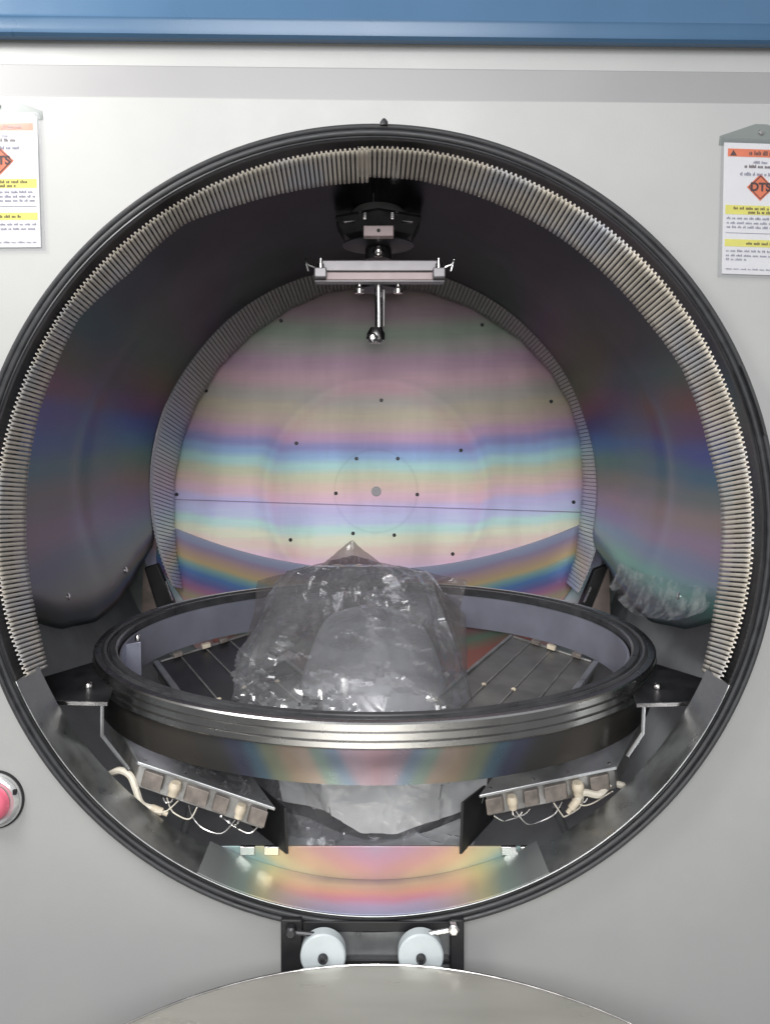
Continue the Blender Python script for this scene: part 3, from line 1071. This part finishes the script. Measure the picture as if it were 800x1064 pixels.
# milky folds of the bag's lower end under the tray
flap('lower_fold', ([P(288, 838, 1.10), P(318, 842, 1.09), P(345, 850, 1.062), P(375, 867, 1.058), P(412, 868, 1.058), P(440, 857, 1.062), P(500, 838, 1.08)],
                    [P(282, 800, 1.12), P(330, 795, 1.07), P(390, 795, 1.065), P(450, 795, 1.07), P(508, 790, 1.10)]), M['bagwhite'], .012, 6, 4.1, 100, 60)
flap('bottom_fold', ([P(290, 893, 1.078), P(340, 897, 1.078), P(400, 897, 1.078), P(490, 890, 1.078)],
                     [P(292, 845, 1.16), P(320, 852, 1.15), P(350, 866, 1.14), P(378, 876, 1.13), P(412, 876, 1.13), P(445, 862, 1.14), P(495, 846, 1.16)]), M['bagwhite'], .009, 7, 8.1, 80, 40)

# ------------------------------------------------------------------ crinkled sheet added as painted glare on the right wall
v, f = [], []
nx, ny = 70, 26
for j in range(ny + 1):
    for i in range(nx + 1):
        s, q = i / nx, j / ny
        d = 1.49 - .40 * s
        wid = .5 + .5 * math.sin(PI * min(1, max(0, s * .9 + .08)))
        dg = -sag(max(1.06, min(1.73, d))) + .9 + (q - .1) * 8.5 * wid + .7 * noise.noise(Vector((s * 5, q * 2, 3)))
        rr = .4975 - .004 - .008 * max(0, 1 - q * 3) ** 2 - abs(crumple(Vector((s * .34, q * .12, .3)), .0035, 26, 2))
        v.append(arc_pt(rr, dg, d))
for j in range(ny):
    for i in range(nx):
        a = j * (nx + 1) + i
        f.append((a, a + 1, a + nx + 2, a + nx + 1))
tag(put('film_or_glare', v, f, M['wallglare'], None, ang=70), 'pale crinkled sheet added as soft glare low on the dark right wall', 'plastic film')
v, f = [], []
nx, ny = 60, 30
a0, a1, b0, b1 = P(196, 806, 1.03), P(262, 836, 1.02), P(176, 776, 1.13), P(240, 790, 1.12)
for j in range(ny + 1):
    for i in range(nx + 1):
        p = a0.lerp(a1, i / nx).lerp(b0.lerp(b1, i / nx), j / ny)
        p = p + Vector((.3, -.3, 1)) * (.004 + abs(crumple(p, .010, 20, 5.7)))
        v.append(p)
for j in range(ny):
    for i in range(nx):
        a = j * (nx + 1) + i
        f.append((a, a + 1, a + nx + 2, a + nx + 1))
tag(put('film_or_glare', v, f, M['film'], None, ang=28), 'shiny crinkled clear film lying on the left front heater box', 'plastic film')
# small screws low on the walls
for px, py, d in ((75, 619, 1.22), (116, 597, 1.5), (703, 619, 1.22)):
    c = P(px, py, d)
    dr = Vector((CX - c.x, 0, CZ - c.z)).normalized()
    c = Vector((CX, c.y, CZ)) - dr * .5045
    MB().lathe(c, dr, [(.006, 0), (.006, .003), (.003, .0045), (.0002, .0045)], 12).put('wall_screw', M['bright'], ch)

# ------------------------------------------------------------------ hanging holder at the top
D = 1.30
zc = CZ + .5045
hx = X(393, D)
hang = thing('hanging_holder', 'metal holder with pinkish bar and hanging hook fixed under the chamber roof', 'holder', (hx, D, .15))
MB().lathe((hx, D, 0), (0, 0, 1), [(.0002, zc + .005), (.024, zc + .005), (.024, Z(203, D)), (.030, Z(206, D)), (.033, Z(213, D)), (.046, Z(221, D)), (.060, Z(229, D)), (.060, Z(232, D)), (.0002, Z(232, D))], 24).put('roof_flange', M['cone'], hang, ang=25)
MB().lathe((hx, D + .012, 0), (0, 0, 1), [(.0002, Z(230, D)), (.080, Z(228, D)), (.082, Z(231, D)), (.066, Z(246, D)), (.048, Z(252, D)), (.0002, Z(252, D))], 6).put('dark_cup', M['dark'], hang, ang=25)
MB().box((hx, D - .068, Z(241, D - .068)), (.048, .02, .017)).put('clamp_block', M['bar'], hang, bevel=.0015)
MB().lathe((hx, D - .0785, Z(241, D - .068)), (0, -1, 0), [(.0002, .0), (.003, 0), (.003, .001), (.0002, .001)], 10).put('clamp_screw', M['blackp'], hang)
for s in (-1, 1):
    MB().box((hx + s * .022, D - .066, Z(236, D)), (.006, .006, .012)).put('clamp_pin', M['bright'], hang, bevel=.001)
    MB().prism([P(393 + s * 24, 229, D - .075), P(393 + s * 36, 229.5, D - .07), P(393 + s * 35, 231, D - .07), P(393 + s * 25, 231, D - .075)], (0, .004, 0)).put('spring_clip', M['bright'], hang)
MB().lathe((hx, D, 0), (0, 0, 1), [(.0002, Z(252, D)), (.058, Z(253.5, D)), (.060, Z(255.5, D)), (.050, Z(257, D)), (.022, Z(259, D)), (.022, Z(270, D)), (.0002, Z(270, D))], 40).put('disc', M['dark'], hang, ang=35)
MB().lathe((hx, D - .03, Z(265, D)), (0, 0, 1), [(.0002, .011), (.006, .009), (.010, .003), (.010, -.004), (.006, -.009), (.0002, -.010)], 20).put('ball_joint', M['bright'], hang)
# the bar
bx0, bx1 = X(331, D - .045), X(458, D - .045)
MB().obox((bx0, D - .045, Z(281.5, D - .045)), (bx1 - bx0, 0, 0), (0, .030, 0), (0, 0, .0185)).put('bar_top', M['barsteel'], hang, bevel=.002)
MB().obox((bx0 + .012, D - .048, Z(290.5, D - .048)), (bx1 - bx0 - .024, 0, 0), (0, .030, 0), (0, 0, .0130)).put('pink_bar', M['bar'], hang, bevel=.0015)
MB().obox((bx0 - .006, D - .046, Z(292.5, D - .045)), (bx1 - bx0 + .012, 0, 0), (0, .024, 0), (0, 0, .0025)).put('bar_base', M['barsteel'], hang, bevel=.0008)
for s, xx in ((-1, bx0), (1, bx1)):
    e = MB().box((xx - s * .004, D - .052, Z(284, D - .05)), (.020, .020, .016)).put('end_clamp', M['barsteel'], hang, bevel=.002)
    MB().lathe((xx - s * .004, D - .05, Z(279, D - .05)), (0, 0, 1), [(.0002, 0), (.0055, 0), (.0055, .008), (.003, .008), (.003, .017), (.0002, .017)], 10).put('end_stud', M['bright'], e)
    MB().tube(smooth_path([(xx + s * .006, D - .05, Z(284, D)), (xx + s * .018, D - .052, Z(281, D)), (xx + s * .022, D - .05, Z(275, D)), (xx + s * .016, D - .05, Z(288, D))], 5), .0018, 6).put('clip_wire', M['steel'], e)
# underside: dark disc, two bolts, rod with foot
MB().lathe((hx, D + .012, 0), (0, 0, 1), [(.0002, Z(292.5, D)), (.042, Z(292.5, D)), (.036, Z(300, D)), (.0002, Z(301, D))], 32).put('under_disc', M['dark'], hang, ang=35)
for px in (373.5, 413.5):
    x_ = X(px, D - .03)
    MB().lathe((x_, D - .03, 0), (0, 0, 1), [(.0002, Z(294, D)), (.0035, Z(294, D)), (.0035, Z(301, D)), (.0075, Z(304, D)), (.0075, Z(308, D)), (.0002, Z(308, D))], 14).put('hanging_bolt', M['bright'], hang, ang=35)
MB().tube([(hx + .000, D - .02, Z(296, D)), (hx + .001, D - .02, Z(325, D)), (hx + .001, D - .02, Z(352, D))], .0065, 12).put('rod', M['steel'], hang)
MB().tube([(hx + .009, D - .018, Z(303, D)), (hx + .009, D - .018, Z(340, D))], .002, 8).put('thin_rod', M['bright'], hang)
MB().lathe((hx - .004, D - .022, 0), (0, 0, 1), [(.0002, Z(342, D)), (.009, Z(342, D)), (.015, Z(348, D)), (.015, Z(355, D)), (.010, Z(358, D)), (.0002, Z(358, D))], 16).put('rod_foot', M['steel'], hang, ang=35)
MB().lathe((hx - .009, D - .03, Z(351, D - .03)), (-.2, -.5, 1), [(.0002, -.006), (.009, -.004), (.011, .002), (.007, .008), (.0002, .010)], 14).put('foot_nut', M['bright'], hang)

# small nub on top of the seal ring
MB().lathe(P(399, 127, .978), (0, 0, 1), [(.0002, -.004), (.005, -.004), (.005, .001), (.002, .005), (.0002, .005)], 12).put('seal_nub', M['rubber'], ch)
# clip on the right of the seal
v, f = arc_solid(.5085, .5115, .9735, .9775, 13.5, 24, 24)
put('seal_clip', v, f, M['darkrim'], ch)

# ------------------------------------------------------------------ guide rollers under the chamber
hs = thing('roller_housing', 'black framed roller housing below the chamber mouth', 'roller housing', P(388, 1006, .99))
for px0, px1 in ((292, 314), (468, 482)):
    a, b_ = X(px0, .975), X(px1, .975)
    MB().obox((a, .972, Z(1045, .975)), (b_ - a, 0, 0), (0, .027, 0), (0, 0, Z(955, .975) - Z(1045, .975))).put('side_post', M['blackp'], hs, bevel=.002)
a, b_ = X(314.5, .99), X(467.5, .99)
MB().obox((a, .988, Z(1045, .99)), (b_ - a, 0, 0), (0, .009, 0), (0, 0, Z(957, .99) - Z(1045, .99))).put('back_sheet', M['cover'], hs, bevel=.001)
MB().obox((a + .001, .978, Z(968, .98)), (b_ - a - .002, 0, 0), (0, .0095, 0), (0, 0, .013)).put('top_rail', M['blackp'], hs, bevel=.001)
MB().obox((a + .001, .978, Z(1002, .98)), (b_ - a - .002, 0, 0), (0, .0095, 0), (0, 0, .006)).put('lower_rail', M['blackp'], hs, bevel=.001)
for px, sgn, lab in ((336, -1, 'white nylon guide roller in the left side of the black housing'), (437, 1, 'white nylon guide roller beside a steel bolt in the housing'),):
    c = P(px, 991, .965)
    r_ = thing('guide_roller', lab, 'roller', (c.x, .97, c.z - .03), 'guide rollers under the chamber')
    MB().lathe((c.x, .962, c.z), (0, -1, 0), [(.0002, -.012), (.0265, -.012), (.0283, -.010), (.0283, .003), (.0265, .005), (.0150, .0048), (.0002, .0046)], 48).put('wheel', M['white'], r_, ang=35)
    MB().lathe((c.x, .958, c.z - .001), (0, -1, 0), [(.0062, 0), (.0062, .004), (.005, .0055), (.003, .0055), (.0025, .003), (.0002, .003)], 16).put('axle_bolt', M['rubber'], r_)
    st = P(px + sgn * 34, 966 if sgn > 0 else 969, .965)
    e_ = P(px + sgn * 3, 972, .966)
    MB().tube([st, st.lerp(e_, .5), e_], .003, 8).put('pivot_arm', M['steel'] if sgn > 0 else M['dark'], r_)
    MB().lathe(st, (0, -1, 0), [(.0002, -.006), (.0075, -.006), (.0075, .003), (.005, .005), (.0002, .005)], 6).put('pivot_bolt', M['bright'] if sgn > 0 else M['dark'], r_)

# ------------------------------------------------------------------ round stainless table in front, below
tz = -.651
tb = thing('round_table', 'round brushed stainless steel table top in front of the chamber', 'table', (.006, .496, tz - .45))
MB().lathe((.006, .496, tz), (0, 0, 1), [(.0002, -.0035), (.438, -.0035), (.4465, -.001), (.4535, -.0005), (.4545, -.003), (.4545, -.022), (.450, -.024), (.0002, -.024)], 160).put('table_top', M['table'], tb, ang=35)
MB().lathe((.006, .496, tz), (0, 0, 1), [(.4548, -.0012), (.4556, -.0002), (.4572, -.0002), (.4582, -.0015), (.4582, -.007), (.4548, -.007)], 160, closed=True).put('rim_bead', M['bright'], tb, ang=50)
MB().lathe((.006, .496, tz), (0, 0, 1), [(.0002, -.0245), (.06, -.0245), (.05, -.06), (.05, -.40), (.0002, -.40)], 40).put('pedestal', M['dark'], tb, ang=35)

# ------------------------------------------------------------------ pink push button
bt = thing('push_button', 'round pink push button in a pale bezel on the cabinet front', 'push button', P(-4, 832, .99))
c = P(-5, 831, .998)
MB().lathe((c.x, 1.0005, c.z), (0, -1, 0), [(.0002, 0), (.0355, 0), (.0355, .006), (.0335, .010), (.029, .0125), (.0235, .010), (.0002, .010)], 48).put('bezel', M['bezel'], bt, ang=40)
MB().lathe((c.x, 1.0005, c.z), (0, -1, 0), [(.0358, 0), (.0375, 0), (.0375, .004), (.0358, .004)], 48, closed=True).put('bezel_seal', M['blackp'], bt)
MB().lathe((c.x, .992, c.z - .001), (-.12, -1, -.05), [(.0002, .016), (.012, .0155), (.019, .013), (.0225, .008), (.0230, 0), (.0002, 0)], 40).put('cap', M['pink'], bt, ang=40)
MB().box((c.x + .030, .9885, c.z + .014), (.004, .004, .006)).put('bezel_notch', M['blackp'], bt)

# ------------------------------------------------------------------ warning signs
def text_mesh(s, size, mat, root, name, c, right, up, depth=.0004, bold=.0):
    cu = bpy.data.curves.new(name, 'FONT')
    cu.body = s
    cu.size = size
    cu.align_x = 'CENTER'
    cu.align_y = 'CENTER'
    cu.offset = bold
    o = bpy.data.objects.new(name + '_tmp', cu)
    COL.objects.link(o)
    dg = bpy.context.evaluated_depsgraph_get()
    me = o.evaluated_get(dg).to_mesh()
    vs = [c + right * v.co.x + up * v.co.y for v in me.vertices]
    fs = [tuple(p_.vertices) for p_ in me.polygons]
    o.evaluated_get(dg).to_mesh_clear()
    bpy.data.objects.remove(o)
    bpy.data.curves.remove(cu)
    return put(name, vs, fs, mat, root)


def sign(label, tl, tr, bl, sleeve_top, word_seed, lab_side):
    """tl/tr/bl: paper corners in photo pixels on the panel"""
    Y0 = .9985
    TL, TR, BL = P(*tl, Y0), P(*tr, Y0), P(*bl, Y0)
    R, U = TR - TL, TL - BL
    rn, un = R.normalized(), U.normalized()
    W, H = R.length, U.length
    fw = Vector((0, -1, 0))
    root = thing('warning_sign', label, 'sign', BL + R * .5, 'warning signs on the cabinet front')
    pt = lambda a, b_, k=0.: TL + R * a - U * b_ + fw * (.0003 * k)
    paper = MB().obox(pt(0, 0), R, -U, -fw * .001).put('paper', M['paper'], root)

    def patch(nm, a0, a1, b0, b1, mt, k=1):
        m = MB()
        m.obox(pt(a0, b0, k), R * (a1 - a0), -U * (b1 - b0), -fw * .0002)
        return m.put(nm, M[mt], root)
    patch('orange_header', .05, .95, .045, .105, 'orange')
    patch('yellow_band', .03, .97, .475, .545, 'yellow')
    patch('yellow_band', .03, .97, .735, .79, 'yellow')
    # warning triangle
    MB().prism([pt(.08, .098, 2), pt(.17, .098, 2), pt(.125, .055, 2)], fw * .0001).put('hazard_triangle', M['inkdark'], root)
    # diamond
    dc = pt(.5, .335, 1)
    h = W * .185
    MB().prism([dc + un * h, dc + rn * h, dc - un * h, dc - rn * h], -fw * .0002).put('orange_diamond', M['orange'], root)
    fr = MB()
    pts = [dc + un * h * .84 + fw * .0003, dc + rn * h * .84 + fw * .0003, dc - un * h * .84 + fw * .0003, dc - rn * h * .84 + fw * .0003]
    for a, b_ in zip(pts, pts[1:] + pts[:1]):
        fr.tube([a, b_], .0006, 4)
    fr.put('diamond_outline', M['inkdark'], root)
    text_mesh('DTS', W * .155, M['inkdark'], root, 'lettering', dc + fw * .0006, rn, un, bold=.0006)
    # small print reads as rows of words
    rnd = random.Random(word_seed)

    def words(nm, b_, hgt, a0, a1, mt, k=2, dens=.8):
        m = MB()
        x = a0
        while x < a1 - .02:
            wd = min(rnd.uniform(.03, .10), a1 - x)
            nl = max(2, int(wd / .016))
            for q in range(nl):
                hh = hgt * rnd.choice((.65, .7, .75, 1.0))
                m.obox(pt(x + wd * q / nl, b_ + hgt - hh, k), R * (wd / nl * .62), -U * hh, fw * .0001)
            x += wd + .022
        m.put(nm, M[mt], root)
    words('header_words', .058, .034, .34, .80, 'inkdark', 2)
    words('title_line', .135, .020, .40, .62, 'ink')
    words('title_line', .165, .024, .28, .74, 'inkdark')
    words('subtitle_line', .222, .026, .22, .80, 'ink')
    words('band_words', .486, .022, .14, .88, 'inkdark', 2)
    words('band_words', .516, .022, .34, .70, 'inkdark', 2)
    for b_ in (.565, .60, .632):
        words('small_print', b_, .018, .05, .95, 'ink')
    words('band_words', .752, .022, .32, .76, 'inkdark', 2)
    for b_ in (.815, .85, .88):
        words('small_print', b_, .016, .05, .95 if b_ < .86 else .36, 'ink')
    words('small_print', .955, .012, .05, .95, 'ink')
    m = MB()
    m.obox(pt(.04, .685, 1), R * .92, -U * .004, fw * .0001)
    m.put('rule_line', M['ink'], root)
    # clear sleeve with a peaked back flap
    a, b_, c_, d_ = pt(-.05, -.03, 9), pt(1.05, -.03, 9), pt(1.07, 1.03, 9), pt(-.07, 1.03, 9)
    MB().prism([a, b_, c_, d_], -fw * .0006).put('sleeve_front', M['sleeve'], root)
    MB().prism([pt(-.07, .02, -4), pt(-.06, -.05, -4), pt(.18, -.10, -4), pt(.42, -.15, -4), pt(.58, -.15, -4), pt(.82, -.10, -4), pt(1.06, -.05, -4), pt(1.07, .02, -4)], fw * .0006).put('sleeve_flap', M['flapsleeve'], root)
    MB().lathe(pt(.5, -.085, -2), fw, [(.0002, .002), (.003, .0018), (.004, 0)], 12).put('rivet', M['steel'], root)


sign('white warning sheet with orange diamond in a clear sleeve at the right edge', (752.5, 147.5), (829, 150), (750, 284), None, 3, 1)
sign('white warning sheet in a clear sleeve at the left edge, half out of view', (-42, 121.5), (38.5, 121), (-38, 257), None, 11, -1)

# ------------------------------------------------------------------ light
w = bpy.data.worlds.new('World')
S.world = w
w.use_nodes = True
nt = w.node_tree
bg = nt.nodes['Background']
tc = nt.nodes.new('ShaderNodeTexCoord')
sp = nt.nodes.new('ShaderNodeSeparateXYZ')
rp = nt.nodes.new('ShaderNodeValToRGB')
mr = nt.nodes.new('ShaderNodeMapRange')
nt.links.new(tc.outputs['Generated'], sp.inputs[0])
nt.links.new(sp.outputs[2], mr.inputs[0])
mr.inputs[1].default_value = -1
mr.inputs[2].default_value = 1
nt.links.new(mr.outputs[0], rp.inputs[0])
cr = rp.color_ramp
cr.elements[0].position = .2
cr.elements[0].color = (.16, .16, .16, 1)
cr.elements[1].position = .8
cr.elements[1].color = (.85, .87, .90, 1)
e = cr.elements.new(.5)
e.color = (.48, .49, .50, 1)
nt.links.new(rp.outputs[0], bg.inputs[0])
bg.inputs[1].default_value = .66


def area(name, loc, target, size, power, col=(1, 1, 1), sy=None):
    l = bpy.data.lights.new(name, 'AREA')
    l.energy = power
    l.size = size
    if sy:
        l.shape = 'RECTANGLE'
        l.size_y = sy
    l.color = col
    o = bpy.data.objects.new(name, l)
    COL.objects.link(o)
    o.location = loc
    o.rotation_euler = (Vector(target) - Vector(loc)).to_track_quat('-Z', 'Y').to_euler()
    return o


area('ceiling_lamp', (-1.0, .30, .95), (-.6, 1.0, .15), .5, 17, (1, .99, .95))
area('room_lamp', (-.15, -1.5, 1.0), (0, 1.4, -.1), 1.3, 52, (.99, .99, 1))
l = bpy.data.lights.new('phone_flash', 'AREA')
l.shape = 'DISK'
l.size = .08
l.energy = 2.4
l.color = (1, .97, .93)
o = bpy.data.objects.new('phone_flash', l)
COL.objects.link(o)
o.location = (.0, -.01, .035)
o.rotation_euler = (math.radians(88), 0, 0)

# ------------------------------------------------------------------ camera
cam = bpy.data.cameras.new('camera')
co = bpy.data.objects.new('camera', cam)
COL.objects.link(co)
co.location = (0, 0, 0)
co.rotation_euler = (math.radians(90), 0, 0)
cam.sensor_fit = 'HORIZONTAL'
cam.sensor_width = 36
cam.lens = 36 * F / 800
cam.shift_x = (400 - VX) / 800
cam.shift_y = -(532 - VY) / 800
cam.clip_start = .01
cam.clip_end = 100
S.camera = co
vs = S.view_settings
vs.view_transform = 'Standard'
vs.look = 'None'
vs.exposure = 0
vs.gamma = 1
S.cycles.max_bounces = 10
S.cycles.transparent_max_bounces = 16
